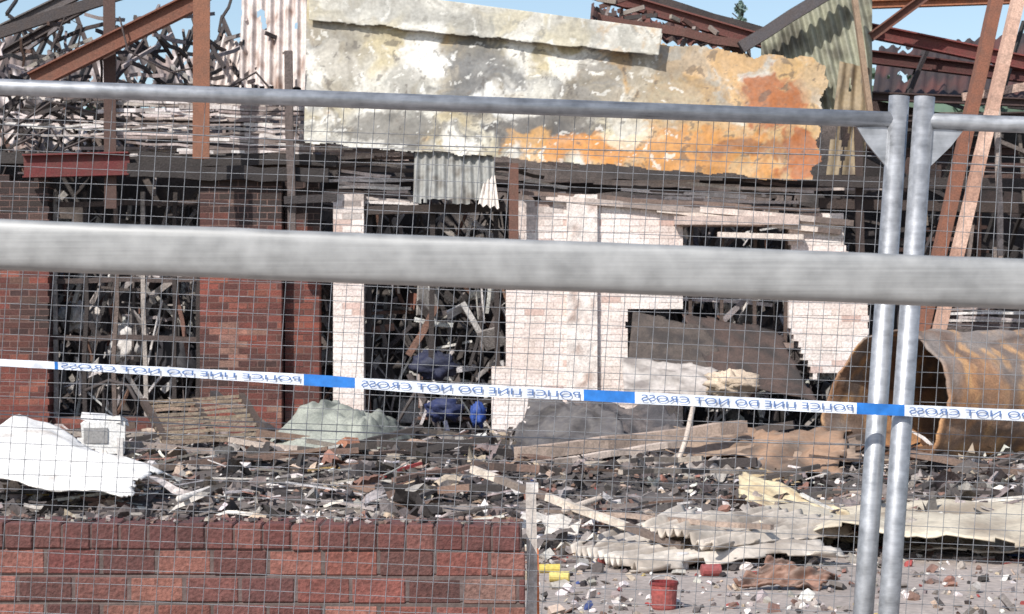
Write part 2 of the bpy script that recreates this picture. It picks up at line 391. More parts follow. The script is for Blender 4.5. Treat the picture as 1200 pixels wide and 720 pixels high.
mb.ibeam(at(685,-12,24.6),at(905,52,24.6),.16,.14,C(112,66,60))
mb.beam(at(740,-8,25),at(900,40,25),.1,.12,C(56,50,50),seg=5,wob=.02)
mb.beam(at(700,22,24.3),at(870,52,24.3),.1,.1,C(100,66,58),seg=5,wob=.02)
mb.sheet([at(690,40,24.6),at(880,60,24.6),at(868,36,25.2),at(694,-4,25.2)],60,10,dkf:=(lambda u,v:mix(C(118,76,68),C(70,58,56),ss(-.2,.4,fbm(u*9,v*3,6)))),disp=cor(14,.03),mask=lambda u,v:v<.75+.4*fbm(u*8,0,6))
for i in range(26):
    a=R.uniform(690,890); py=(a-690)*.25+R.uniform(-4,14); mb.beam(at(a,py,24.5),at(a+R.uniform(-20,40),py+R.uniform(-14,30),24.4),.04,.05,jit(R.choice([C(90,60,54),C(58,52,52),C(140,128,120)]),.15))
mb.beam(at(868,56,24.0),at(985,-16,24.0),.14,.14,C(84,80,82),seg=4,wob=.01)
mb.ibeam(at(1008,34,24.6),at(1240,82,24.6),.17,.14,C(118,58,54))
mb.ibeam(at(1012,66,25.4),at(1240,94,25.4),.16,.14,C(88,48,46))
mb.ibeam(at(1005,6,25),at(1240,-2,25),.1,.12,C(160,104,74))
mb.ibeam(at(1020,44,24.2),at(1098,-14,24.2),.11,.12,C(118,78,64))
mb.ibeam(at(1000,112,24.6),at(1240,122,24.6),.1,.12,C(74,56,54))
mb.ibeam(at(1040,140,24.6),at(1240,134,24.6),.08,.1,C(66,54,52))
mb.ibeam(at(1010,180,25),at(1240,176,25),.1,.12,C(80,56,52))
mb.beam(at(1005,130,23.9),at(1008,300,23.9),.09,.09,C(60,48,45))
mb.beam(at(1000,-12,23.8),at(1022,150,23.8),.06,.1,C(160,136,114))
mb.obj('red_steel_roof_frame',M_rust,bld)
mb=MB()
mb.sheet([at(1022,112,25.6),at(1260,122,25.6),at(1260,36,29),at(1030,56,29)],80,14,lambda u,v:mix(C(58,48,48),C(100,62,56),ss(0,.6,fbm(u*6,v*3,2))),disp=cor(18,.03),mask=lambda u,v:fbm(u*6,v*4,22)<.5)
mb.obj('dark_red_roofing',M_rust,bld,smooth=True)
mb=MB()
def tri(u,v):
    px=872+150*u; py=140-160*v
    return py>50-(px-880)*.56 and py<150 and (px>892)
mb.sheet([at(872,140,24.25),at(1022,140,24.05),at(1022,-20,24.25),at(872,-20,24.45)],180,60,lambda u,v:mix(C(156,156,136),C(92,90,78),ss(-.2,.5,fbm(u*4,v*5,3))),disp=lambda u,v:.03*math.sin((u*1.0+v*.25)*75),mask=tri)
mb.sheet([at(968,205,23.9),at(1012,205,23.9),at(1020,80,23.9),at(984,72,23.9)],24,16,lambda u,v:mix(C(150,132,104),C(84,70,60),ss(-.1,.5,fbm(u*4,v*5,7))),disp=lambda u,v:.02*math.sin(u*18)+.03*fbm(u*3,v*3,1),mask=lambda u,v:fbm(u*4,v*4,71)<.35)
mb.obj('green_grey_gable_cladding',M_sheet,bld,smooth=True)
mb=MB()
for i in range(60):
    a=R.uniform(1000,1210); py=R.uniform(110,380); l=R.uniform(40,150); g=R.choice([0,.05,1.5,1.6,-1.2,.4])+R.uniform(-.1,.1)
    mb.beam(at(a,py,R.uniform(24.6,25.6)),at(a+l*math.cos(g),py+l*math.sin(g),R.uniform(24.6,25.8)),.04,.05,jit(R.choice([C(60,54,54),C(86,64,58),C(130,118,110),C(52,48,48)]),.15),seg=3,wob=.01)
mb.beam(at(1168,105,23.4),at(1172,300,23.4),.06,.06,C(186,170,160),seg=4,wob=.01)
mb.beam(at(1128,114,22.9),at(1230,98,22.9),.06,.09,C(200,170,154),seg=4,wob=.01)
mb.beam(at(1092,215,24),at(1280,200,24),.06,.08,C(88,66,58),seg=4,wob=.01)
for i in range(10): mb.beam(at(1100+R.uniform(-10,30),360+i*4,23.6),at(1240,358+i*4+R.uniform(-8,8),23.6),.04,.03,jit(R.choice(pal),.1),seg=3,wob=.01)
mb.obj('burnt_inner_framing',M_char,bld)
mb=MB()
for i in range(1500):
    front=R.random()<.45
    x=R.uniform(-7,4.4); y=(R.uniform(24.45,25.2) if front else (R.uniform(24.5,27) if x>-2.2 else R.uniform(24.5,29.5))); z=R.uniform(0,1)**1.2*2.9
    g=R.choice([0,math.pi/2,math.pi/2,.9,-.9,1.2,-1.2])+R.uniform(-.25,.25); l=R.uniform(.2,1.2)
    dv=Vector((math.cos(g),R.uniform(-.3,.3),math.sin(g)))*l/2
    p=Vector((x,y,z)); q0=p-dv;q1=p+dv
    if min(q0.z,q1.z)<0 or max(q0.z,q1.z)>3.1 or min(q0.y,q1.y)<24.36: continue
    col=R.choices([C(60,54,54),C(90,82,80),C(164,156,152),C(222,216,212),C(124,92,78),C(92,96,116)],[36,22,18,16,9,2])[0]
    w=R.uniform(.012,.05); mb.beam(q0,q1,w,w*R.uniform(.6,2),jit(col,.15),seg=2,wob=.02)
for i in range(320):
    x=R.uniform(-6,4); y=R.uniform(24.5,26.0); z=R.uniform(.1,1)**1.3*2.3; s=R.uniform(.08,.3)
    mb.box((x,y,z),(s,.02,s*R.uniform(.5,1.5)),jit(R.choices([C(90,82,80),C(225,218,214),C(150,142,138),C(120,78,64),C(52,48,48)],[5,5,4,2,5])[0],.15),rot=rrot(.6),warp=.3)
for i in range(130):
    p=Vector((R.uniform(-5.6,3.6),R.uniform(24.5,25.6),R.uniform(.6,2.7))); pts=[p.copy()]; dr=Vector((R.gauss(0,.5),R.gauss(0,.2),-1))
    for k in range(8):
        dr+=Vector((R.gauss(0,.35),R.gauss(0,.15),R.gauss(0,.3))); pts.append(pts[-1]+dr.normalized()*.12)
    if min(q.z for q in pts)<0 or min(q.y for q in pts)<24.4: continue
    mb.ribbon(pts,R.uniform(.015,.06),jit(R.choice([C(170,162,158),C(210,204,200),C(100,92,88)]),.15))
mb.obj('charred_interior_contents',M_char,bld)

# ---------------------------------------------------------------- big burnt sheet panel
def panel_col(px,py):
    wx=px+18*fbm(px*.02,py*.02,1); wy=py+18*fbm(px*.02,py*.02,5)
    n=fbm(wx*.012,wy*.018,2); n2=fbm(wx*.035,wy*.04,8); n3=fbm(wx*.09,wy*.09,4); n4=fbm(wx*.2,wy*.2,14,3)
    c=mix(C(206,202,190),C(164,162,156),ss(-.3,.4,n))
    c=mix(c,C(194,178,134),ss(-.05,.35,fbm(wx*.01,wy*.014,21))*.75)
    c=mix(c,C(146,130,100),ss(.12,.4,n2)*.5)
    c=mix(c,C(232,228,218),ss(.10,.3,fbm(wx*.022,wy*.02,31)+.15*n3)*.8)
    c=mix(c,C(112,108,102),ss(.2,.5,fbm(wx*.05,wy*.012,44))*.5)
    def blob(cx,cy,rx,ry,col,k=1,sh=.25):
        nonlocal c
        d=math.hypot((wx-cx)/rx,(wy-cy)/ry)+.55*n2+.4*n3+.2*n4
        c=mix(c,col,k*(1-ss(1-sh,1+sh,d)))
    r=ss(600,860,wx)*.85+ss(120,200,wy)*.4-.42+.6*n2+.35*n+.2*n4
    c=mix(c,C(196,154,96),ss(.1,.4,r)*.8)
    blob(560,90,42,62,C(96,96,96),.8); blob(640,150,64,24,C(76,72,70),.9)
    blob(690,110,34,45,C(112,106,98),.75); blob(450,150,74,20,C(100,96,90),.8); blob(545,30,30,14,C(110,108,104),.6)
    blob(400,60,30,50,C(150,142,126),.6); blob(800,115,50,34,C(128,112,90),.55); blob(480,110,26,30,C(120,118,112),.5); blob(730,80,20,30,C(110,104,94),.5)
    blob(500,60,34,26,C(234,232,226),.8); blob(660,75,26,18,C(232,228,218),.8); blob(590,120,24,16,C(236,234,228),.8); blob(610,60,20,20,C(226,224,216),.7)
    blob(760,110,50,40,C(180,166,142),.5)
    blob(905,125,38,32,C(164,98,56),.95); blob(820,180,100,26,C(198,138,72),.9); blob(690,180,70,16,C(204,136,64),.95)
    blob(940,185,24,24,C(164,92,46),.9); blob(880,180,60,10,C(136,84,52),.7); blob(740,165,26,10,C(226,208,180),.8); blob(620,165,24,14,C(206,156,92),.8)
    blob(955,95,26,24,C(190,166,132),.7); blob(800,70,40,22,C(150,140,124),.6)
    if n3>.38 and n2>.0: c=mix(c,C(76,70,66),.6)
    if n4>.5: c=mix(c,C(110,98,86),.4)
    if n3<-.42 and wx<800: c=mix(c,C(236,234,226),.6)
    return c
ps=empty('burnt_roof_sheet')
mb=MB()
q=[(356,170),(962,217),(992,66),(360,-14)]
def bl(q,u,v):
    return [(q[0][i]*(1-u)+q[1][i]*u)*(1-v)+(q[3][i]*(1-u)+q[2][i]*u)*v for i in (0,1)]
Q=[at(*q[0],23.75),at(*q[1],23.75),at(*q[2],24.0),at(*q[3],24.1)]
def pd(u,v):
    p=bl(q,u,v)
    d=.05*fbm(p[0]*.008,p[1]*.012,3)+.004*fbm(p[0]*.03,p[1]*.02,9)
    d+=.02*ss(.08,0,v)*math.sin(u*46+3*fbm(u*6,0))
    return d
def pm(u,v):
    return v>.02+.03*fbm(u*14,0,2) and u<.985+.015*fbm(v*7,3,3)-.02*v and not (v>.93+.05*fbm(u*20,0,4) and u>.66)
mb.sheet(Q,420,130,lambda u,v:panel_col(*bl(q,u,v)),disp=pd,mask=pm)
mb.obj('lower_sheet',M_sheet,ps,smooth=True)
mb=MB()
q2=[(362,24),(772,66),(776,34),(362,-20)]
Q2=[at(*q2[0],23.96),at(*q2[1],23.84),at(*q2[2],23.87),at(*q2[3],24.0)]
mb.sheet(Q2,260,40,lambda u,v:mix(panel_col(*bl(q2,u,v)),C(186,184,174),.45),disp=lambda u,v:.012*fbm(u*7,v*1.5,4)+.02*ss(.25,0,v)+.008*ss(.08,0,v)*math.sin(u*37),
   mask=lambda u,v: v>.08*fbm(u*12,0,7)+.02)
mb.sheet([at(362,-20,23.98),at(690,-8,23.9),at(680,-40,24.1),at(362,-46,24.1)],80,8,lambda u,v:mix(C(190,180,156),C(140,130,110),ss(0,.5,fbm(u*7,v*2,5))),disp=lambda u,v:.02*fbm(u*9,v*2,4))
mb.obj('overlapping_upper_sheet',M_sheet,ps,smooth=True,solid=.008)

# ---------------------------------------------------------------- timber props
mb=MB()
mb.beam(at(1200,-30,22.2),at(1098,398,22.2),.12,.18,C(218,182,162),seg=8,wob=.004,char=C(170,128,108))
mb.beam(at(1174,-30,22.5),at(1078,398,22.5),.13,.2,C(134,90,72),seg=8,wob=.004)
mb.beam(at(1098,398,22.2),at(1070,520,22.2),.12,.18,C(130,98,80)); mb.beam(at(1078,398,22.5),at(1050,520,22.5),.13,.2,C(100,70,58))
mb.obj('raking_timber_shore',M_dust)

# ---------------------------------------------------------------- rusty tank
tk=empty('rusty_steel_tank'); mb=MB()
c0=at(1034,485,19.2); ax=Vector((.84,.54,.02)).normalized()
side=ax.cross(Vector((0,0,1))).normalized(); upv=side.cross(ax)
Ln=2.7; nu=110; nv=60
def tcol(t,g):
    n=fbm(t*2.2,math.cos(g)*1.2+math.sin(g)*.7,3); n2=fbm(t*7,g*2,8)
    c=mix(C(180,132,92),C(116,96,84),ss(-.3,.4,n+math.sin(g)*.4))
    c=mix(c,C(142,134,128),ss(.0,.5,fbm(t*1.3,g*.8,12)+.35*math.sin(g))*.8)
    c=mix(c,C(212,164,112),ss(.1,.5,n2)*.7)
    c=mix(c,C(70,58,52),ss(.15,.5,fbm(t*.8,g*5,18))*.6); return c
b=len(mb.v); cc=[]
for j in range(nv+1):
    t=j/nv*Ln
    for i in range(nu):
        g=2*math.pi*i/nu
        rr=(.78-.12*t/Ln)*(1+.08*fbm(math.cos(g)*1.3,math.sin(g)*1.3+t*.6,2)+.03*fbm(math.cos(g)*5,math.sin(g)*5+t*2,6))
        if j<2: rr+=.02
        rr+=.008*math.sin(t*10)
        tt=t+.20*math.sin(g)*ss(1,0,t)+.05*fbm(math.cos(g)*3,math.sin(g)*3,5)
        p=c0+ax*tt+side*math.cos(g)*rr+upv*(math.sin(g)*rr*.93+ .12*t/Ln)
        mb.v.append(tuple(p)); cc.append(tcol(t,g))
for j in range(nv):
    for i in range(nu):
        i2=(i+1)%nu
        ids=[j*nu+i,j*nu+i2,(j+1)*nu+i2,(j+1)*nu+i]; mb.face([b+x for x in ids],[cc[x] for x in ids])
mb.obj('shell',M_rust,tk,smooth=True,solid=.02)
mb=MB(); ce=c0+ax*Ln+upv*.12
ring=[tuple(ce+side*math.cos(2*math.pi*i/40)*.64+upv*math.sin(2*math.pi*i/40)*.6) for i in range(40)]
mb.poly(ring,C(60,46,40))
for k in range(26):
    mb.beam(c0+ax*R.uniform(.1,1.2)+side*R.uniform(-.5,.5)-upv*R.uniform(.3,.6),c0+ax*R.uniform(.0,1.5)+side*R.uniform(-.5,.5)-upv*R.uniform(.3,.6),.04,.05,jit(C(110,76,56),.3))
mb.obj('end_plate_and_debris',M_rust,tk)

# ---------------------------------------------------------------- debris objects
def one(name,mat,fn,smooth=False,solid=0):
    mb=MB(); fn(mb); return mb.obj(name,mat,smooth=smooth,solid=solid)
def f(mb):
    mb.sheet([at(-60,556,14.6),at(150,590,14.2),at(218,570,15.4),at(28,492,16.6)],60,36,lambda u,v:mix(C(244,240,234),C(215,206,196),ss(.2,.6,fbm(u*4,v*4,3))),disp=lambda u,v:.10*math.sin(v*math.pi)+.06*fbm(u*2.5,v*2.5,1)+.02*math.sin(u*9)+.03,mask=lambda u,v:u<.97+.05*fbm(v*6,0) and v<.97+.05*fbm(u*6,2))
one('curved_white_sheet',M_clean,f,True,.012)
def f(mb):
    c=at(122,512,17.6)
    mb.box(c,(.36,.3,.27),C(232,230,226),rot=Matrix.Rotation(.15,3,'Z'),warp=.1)
    mb.box(c+Vector((-.05,0,.16)),(.22,.2,.07),C(240,238,236),rot=rrot(.15),warp=.2); mb.box(c+Vector((.13,-.05,.13)),(.12,.15,.06),C(222,220,216),rot=rrot(.3),warp=.2)
    mb.box(c+Vector((-.04,-.16,.02)),(.2,.012,.13),C(150,148,146),rot=Matrix.Rotation(.15,3,'Z'))
    mb.beam(c+Vector((-.17,-.16,-.3)),c+Vector((-.17,-.16,0)),.05,.03,C(225,222,218)); mb.beam(c+Vector((.17,-.16,-.3)),c+Vector((.17,-.16,0)),.05,.03,C(205,200,196))
one('battered_white_appliance',M_clean,f)
def f(mb):
    for i in range(10):
        t=i/9; mb.beam(at(172+t*24-6,472+t*46,20-.9*t),at(285+t*26,464+t*50,20-.9*t),.05,.03,jit(C(140,122,106),.2),seg=4,wob=.012)
    mb.beam(at(168,470,20),at(196,520,19.1),.06,.06,C(80,66,58)); mb.beam(at(283,464,20),at(314,516,19.1),.06,.06,C(80,66,58)); mb.beam(at(228,468,20.03),at(254,518,19.13),.05,.05,C(70,58,52))
one('collapsed_slatted_shutter',M_char,f)
def f(mb):
    def dz(u,v):
        e=math.sin(min(1,max(0,u))*math.pi)**.5*math.sin((v*.9+.08)*math.pi)**.6
        return Vector((.1*fbm(u*3,v*3,9),0,.52*e*(.85+.3*fbm(u*2.2,v*2,4))+.10*abs(fbm(u*4,v*3,7))*e*2))
    mb.sheet([(-2.25,18.2,.12),(-.86,18.1,.12),(-.9,19.9,.2),(-2.15,20.0,.2)],80,50,lambda u,v:mix(C(160,162,150),C(92,96,90),ss(-.2,.5,fbm(u*3,v*3,8))),disp=dz)
one('grey_green_tarpaulin',M_cloth,f,True)
def crump(mb,c,r,col,n=16,amp=.25):
    b=len(mb.v); c=Vector(c)
    for j in range(n+1):
        th=math.pi*j/n
        for i in range(n*2):
            ph=math.pi*i/n; d=Vector((math.sin(th)*math.cos(ph),math.sin(th)*math.sin(ph),math.cos(th)))
            k=1+amp*noise.noise(d*2.2+c)+amp*.9*abs(noise.noise(d*5+c))-amp*.5*noise.noise(d*9+c)
            mb.v.append(tuple(c+Vector((d.x*r[0],d.y*r[1],d.z*r[2]))*k))
    for j in range(n):
        for i in range(n*2):
            i2=(i+1)%(n*2); mb.face((b+j*n*2+i,b+(j+1)*n*2+i,b+(j+1)*n*2+i2,b+j*n*2+i2),col)
one('dark_blue_sack',M_cloth,lambda mb:crump(mb,at(507,428,24.3),(.24,.15,.15),C(34,38,64),amp=.4),True)
one('dark_blue_sack',M_cloth,lambda mb:crump(mb,at(520,480,21.5),(.17,.15,.11),C(36,46,88),amp=.4),True)
one('blue_bag',M_cloth,lambda mb:crump(mb,at(560,486,21.3),(.07,.1,.12),C(44,76,150),amp=.4),True)
one('black_rubbish_bag',M_cloth,lambda mb:crump(mb,at(205,425,24.9),(.3,.2,.35),C(46,44,50),amp=.4),True)
one('pale_crumpled_bag',M_cloth,lambda mb:crump(mb,at(856,451,22.5),(.24,.18,.13),C(206,186,164),amp=.6),True)
one('white_bag',M_cloth,lambda mb:crump(mb,at(148,404,24.8),(.17,.15,.2),C(216,210,206),amp=.6),True)
one('white_bag',M_cloth,lambda mb:crump(mb,at(85,372,24.8),(.15,.15,.14),C(206,200,196),amp=.6),True)
dk=lambda a,b,k:(lambda u,v:mix(a,b,ss(-.2,.5,fbm(u*4,v*4,k))))
def shp(name,q,col,amp=.06,mat=None,k=1,n=30,solid=.01,corr=None,edge=.06):
    mat=mat or M_sheet
    q=[Vector(p) for p in q]
    def f(mb):
        dd=(lambda u,v:amp*fbm(u*2.5,v*2.5,k)+amp*.3*fbm(u*7,v*7,k)+(corr[1]*math.sin(u*corr[0]*6.283) if corr else 0))
        mb.sheet(q,(int(corr[0]*8) if corr else n),n,col,disp=dd,mask=lambda u,v: u>edge*fbm(v*5,k) and u<1+edge*fbm(v*5,k,4)-.02 and v>edge*fbm(u*5,k,2) and v<1+edge*fbm(u*5,k,9)-.02)
    one(name,mat,f,True,solid)
shp('buckled_dark_sheet',[at(596,526,18.8),at(738,530,18.4),at(722,472,20.4),at(624,462,20.8)],dk(C(96,92,92),C(60,56,56),3),.12)
shp('buckled_dark_sheet',[at(715,524,19.2),at(812,510,19.4),at(770,474,20.6),at(655,460,20.9)],dk(C(76,73,75),C(112,102,98),5),.12,M_char,k=5)
shp('charred_board',[at(735,432,23.2),at(842,436,23.1),at(846,386,23.6),at(742,363,23.7)],dk(C(88,78,72),C(62,56,54),7),.03,M_char,edge=.02)
shp('dark_brown_panel',[at(838,446,23.0),at(958,470,22.6),at(912,384,23.7),at(798,366,23.8)],dk(C(84,68,62),C(58,52,50),9),.03,M_char,edge=.02)
shp('grey_tin_sheet',[at(732,462,22.6),at(884,470,22.4),at(832,426,23.0),at(728,418,23.1)],dk(C(186,178,172),C(130,122,118),4),.05,edge=.03)
shp('rusted_sheet',[at(800,556,17.2),at(985,560,16.8),at(1000,492,19.8),at(826,506,19.8)],dk(C(168,134,108),C(100,84,72),6),.16)
shp('brown_tin_strip',[at(780,530,18.2),at(1010,542,17.8),at(1010,512,19.2),at(790,500,19.2)],dk(C(164,140,120),C(106,90,80),16),.1,k=8)
shp('grey_corrugated_sheet',[at(700,566,16.6),at(880,572,16.2),at(905,534,18),at(735,530,18)],dk(C(184,172,162),C(104,96,90),51),.08,k=15,corr=(12,.02))
shp('yellowed_board',[at(866,586,14.8),at(1005,626,13.6),at(1000,602,14.2),at(866,552,15.6)],dk(C(216,200,164),C(172,150,118),2),.05,k=3)
shp('tan_curved_panel',[G(890,612,.20),G(1225,632,.18),at(1225,578,15.4),at(900,590,15.2)],dk(C(214,202,180),C(160,144,124),12),.09,k=2)
shp('tan_curved_panel',[at(1000,612,14.6),at(1215,604,14.8),at(1215,584,15.8),at(1030,590,15.8)],dk(C(196,178,146),C(150,130,108),13),.08,k=6)
shp('pale_corrugated_sheet',[G(668,642,.06),G(740,664,.05),G(1006,640,.12),G(800,596,.16)],dk(C(208,198,186),C(160,148,136),2),.05,corr=(11,.028))
shp('pale_corrugated_sheet',[G(750,616,.2),G(835,640,.15),G(1010,618,.16),G(900,596,.2)],dk(C(200,188,174),C(150,138,126),7),.05,corr=(9,.025),k=4)
shp('white_tin_sheet',[G(1040,640,.05),G(1230,650,.06),G(1230,628,.06),G(1060,626,.06)],dk(C(214,206,196),C(160,148,138),17),.05)
shp('flat_grey_panel',[at(640,574,16.2),at(738,568,16.4),at(704,542,17.8),at(632,550,17.8)],dk(C(186,178,172),C(120,112,108),19),.08)
shp('brown_panel_scrap',[G(860,682,.05),G(960,690,.02),G(985,668,.1),G(905,655,.16)],dk(C(144,108,92),C(100,80,72),20),.1)
shp('ochre_sheet_scrap',[at(868,585,16.2),at(960,592,15.8),at(960,562,17),at(880,548,17.2)],dk(C(204,178,134),C(156,124,94),23),.08)
shp('grey_tin_sheet',[at(430,560,16.5),at(560,566,16.2),at(540,530,18),at(450,532,18)],dk(C(116,108,104),C(72,66,66),33),.12,k=12)
shp('grey_tin_sheet',[at(235,600,15.2),at(330,604,15),at(320,580,16),at(225,578,16)],dk(C(214,206,200),C(140,132,126),34),.08,k=13)
shp('charred_board',[at(330,560,16.6),at(420,556,16.6),at(440,520,18.2),at(350,526,18.2)],dk(C(70,64,62),C(110,98,92),35),.1,M_char,k=14)
def tim(name,pts,w,h,col,char=None):
    def f(mb):
        for a,b in zip(pts[:-1],pts[1:]): mb.beam(a,b,w,h,col,seg=8,wob=.008,char=char or C(110,96,88))
    one(name,M_dust,f)
tim('fallen_timber',[G(553,550,.48),G(800,641,.1)],.04,.045,C(216,202,186))
tim('fallen_timber',[at(606,532,17.6),at(872,500,18.6)],.12,.11,C(186,164,148))
tim('fallen_timber',[at(620,545,17.2),at(800,520,18.0)],.1,.05,C(210,192,178))
tim('fallen_timber',[at(140,520,18),at(365,540,17)],.07,.05,C(170,156,148))
tim('fallen_timber',[at(60,552,16.4),at(305,544,17)],.07,.04,C(196,184,176))
tim('fallen_timber',[G(640,598,.22),G(905,618,.22)],.04,.03,C(170,150,136))
tim('fallen_timber',[at(960,583,15.5),at(1200,570,16.4)],.06,.06,C(206,188,166))
tim('fallen_timber',[at(420,548,16.8),at(470,598,14.6)],.05,.04,C(196,184,174))
tim('charred_rafter',[at(860,545,18.5),at(1010,515,19)],.1,.1,C(66,58,56))
tim('charred_rafter',[at(250,462,22.5),at(318,506,21)],.08,.08,C(60,54,54))
tim('charred_rafter',[at(1085,552,18.2),at(1230,596,17)],.14,.14,C(54,50,50))
tim('charred_rafter',[at(400,575,16),at(560,538,17.5)],.08,.08,C(60,54,52))
one('bent_pipe',M_dust,lambda mb:mb.tube([G(662,598,.28),at(720,578,16.0),at(770,566,16.1),at(792,548,16.4),at(804,515,16.6),at(812,478,16.8)],.022,C(206,190,176),seg=8),True)
one('bent_pipe',M_dust,lambda mb:mb.tube([G(210,585,.24),at(250,572,15.6),at(300,566,15.8),at(330,573,15.4),at(362,582,15.0)],.024,C(230,222,214),seg=8),True)
one('bent_pipe',M_dust,lambda mb:mb.tube([at(100,458,22),at(128,446,22),at(150,452,21.6),at(160,470,21.4)],.02,C(70,62,60),seg=8),True)
def f(mb):
    c=G(778,714,0); n=20
    prof=[(.055,0),(.060,.01),(.068,.12),(.074,.125),(.074,.138),(.064,.138),(.06,.03)]
    b=len(mb.v)
    for r,z in prof:
        for i in range(n):
            g=2*math.pi*i/n; mb.v.append((c.x+r*math.cos(g),c.y+r*math.sin(g),z))
    for j in range(len(prof)-1):
        for i in range(n):
            i2=(i+1)%n; mb.face((b+j*n+i,b+j*n+i2,b+(j+1)*n+i2,b+(j+1)*n+i),C(166,82,76) if j<3 else C(130,46,46))
    mb.tube([(c.x+.075*math.cos(a),c.y-.02,.13+.04*math.sin(a)) for a in [math.pi*k/10 for k in range(11)]],.003,C(190,190,190),seg=5)
one('red_bucket',M_dust,f)
def tin(name,px,py,r,h,col,lay):
    def f(mb):
        c=G(px,py,0)+Vector((0,0,r if lay else 0)); ax=Vector((math.cos(lay),math.sin(lay)*.4,0)).normalized() if lay else Vector((0,0,1))
        mb.tube([c,c+ax*.004,c+ax*.006,c+ax*(h-.006),c+ax*(h-.004),c+ax*h],[r*.9,r*1.04,r,r,r*1.04,r*.9],col,seg=14)
    one(name,M_clean,f)
tin('yellow_tin',632,672,.026,.12,C(206,184,90),.2); tin('yellow_tin',644,682,.03,.11,C(210,190,104),-.3); tin('red_tin',822,676,.035,.11,C(150,76,74),.4); tin('white_tin',800,668,.035,.1,C(220,215,212),0)
tin('red_tin',700,662,.03,.08,C(150,76,72),0.3)
def f(mb):
    for (px,py,w,h) in ((410,526,.14,.16),(438,543,.2,.1),(216,558,.16,.14),(400,548,.12,.1)):
        mb.box(at(px,py,17.4),(w,.15,h),jit(C(170,120,94),.15),rot=rrot(.4),warp=.15)
one('orange_brick_rubble',M_brick,f)

# ---------------------------------------------------------------- rubble field (one object)
rb=MB()
palr=[C(58,52,51),C(84,77,74),C(120,110,106),C(160,150,144),C(222,214,208),C(122,94,82),C(148,106,92),C(184,164,144),C(60,80,130),C(156,64,60),C(196,170,100)]
def wts(x,y):
    if y<13.6: return [8,12,18,18,14,8,4,12,1.0,1.8,1.0]
    return [26,24,18,12,11,9,3,8,.5,.4,.2]
def clear(x,y): return (14.2<y<20.6 and .0<x<3.1) or (14<y<16.8 and x<-2.3)
def chip(c,s,col):
    M=rrot(.9); n=R.choice([4,5,5,6]); b=len(rb.v); L1=R.uniform(.8,2.0); h=R.uniform(.12,.6)
    top=[];bot=[]
    for k in range(n):
        g=6.283*(k+R.uniform(-.3,.3))/n; r=R.uniform(.6,1.1); v=Vector((math.cos(g)*r*L1,math.sin(g)*r,0))
        top.append(c+M@((v*R.uniform(.7,1)+Vector((0,0,h)))*s*.5)); bot.append(c+M@((v-Vector((0,0,h)))*s*.5))
    rb.v+= [tuple(p) for p in top+bot]; rb.face([b+k for k in range(n)],col); rb.face([b+n+k for k in range(n)][::-1],mul(col,.8))
    for k in range(n): rb.face((b+k,b+n+k,b+n+(k+1)%n,b+(k+1)%n),col)
for i in range(15500):
    y=9.2+14.6*R.random()**1.0; x=R.uniform(-.29,.29)*y
    if y<12.3 and R.random()<.55: continue
    s=R.choice([1,1,1,1,2,2,3.2])*R.uniform(.022,.045)
    if y<12.3: s*=.7
    if clear(x,y): s*=.75
    cl=fbm(x*1.1,y*.8,77)
    w=wts(x,y)
    if cl>.2: w=[w[0]*2.2,w[1]*1.5]+w[2:]
    elif cl<-.2: w=w[:3]+[w[3]*2,w[4]*2]+w[5:]
    chip(Vector((x,y,gh(x,y)+s*.2)),s,jit(R.choices(palr,w)[0],.2))
for i in range(2200):
    y=R.uniform(12.0,23.8); x=R.uniform(-.28,.28)*y; l=R.uniform(.08,.6); g=R.gauss(0,.7)
    if clear(x,y) and R.random()<.6: continue
    if R.random()<.3: g=R.uniform(0,3.14)
    z=gh(x,y)+R.uniform(.01,.08)*(1 if y>14 else .3); dv=Vector((math.cos(g)*l/2,math.sin(g)*l/2,R.uniform(-.10,.16)*l*(1 if y>14 else .25)))
    c=Vector((x,y,z)); w=R.uniform(.008,.03); rb.beam(c-dv,c+dv,w,w*R.uniform(.4,1),jit(R.choices(palr,wts(x,y))[0],.2),seg=2,wob=.012)
for i in range(90):
    y=R.uniform(15,23.5); x=R.uniform(-.27,.27)*y; l=R.uniform(.7,1.8); g=R.gauss(0,.5); z=gh(x,y)+.08
    if clear(x,y) and R.random()<.7: continue
    dv=Vector((math.cos(g)*l/2,math.sin(g)*l/2,R.uniform(-.08,.12)*l)); c=Vector((x,y,z)); w=R.uniform(.04,.09)
    rb.beam(c-dv,c+dv,w,w*R.uniform(.4,1),jit(R.choice([C(62,56,55),C(90,80,74),C(180,166,154),C(128,104,90)]),.15),seg=5,wob=.012,char=C(52,47,46))
for i in range(330):
    y=R.uniform(13,23.5); x=R.uniform(-.28,.28)*y; p=Vector((x,y,gh(x,y)+.04)); g=R.uniform(0,6.28); pts=[p]; el_=R.uniform(-.1,.25)
    if clear(x,y) and R.random()<.7: continue
    for k in range(R.randint(5,10)):
        g+=R.gauss(0,.45); el_+=R.gauss(-.08,.2); q_=pts[-1]+Vector((math.cos(g)*math.cos(el_),math.sin(g)*math.cos(el_)*.7,math.sin(el_)))*.07
        q_.z=max(q_.z,gh(q_.x,q_.y)+.02); pts.append(q_)
    rb.ribbon(pts,R.uniform(.012,.07),jit(R.choice([C(224,216,210),C(180,170,164),C(110,102,98),C(70,64,62),C(160,134,116)]),.15))
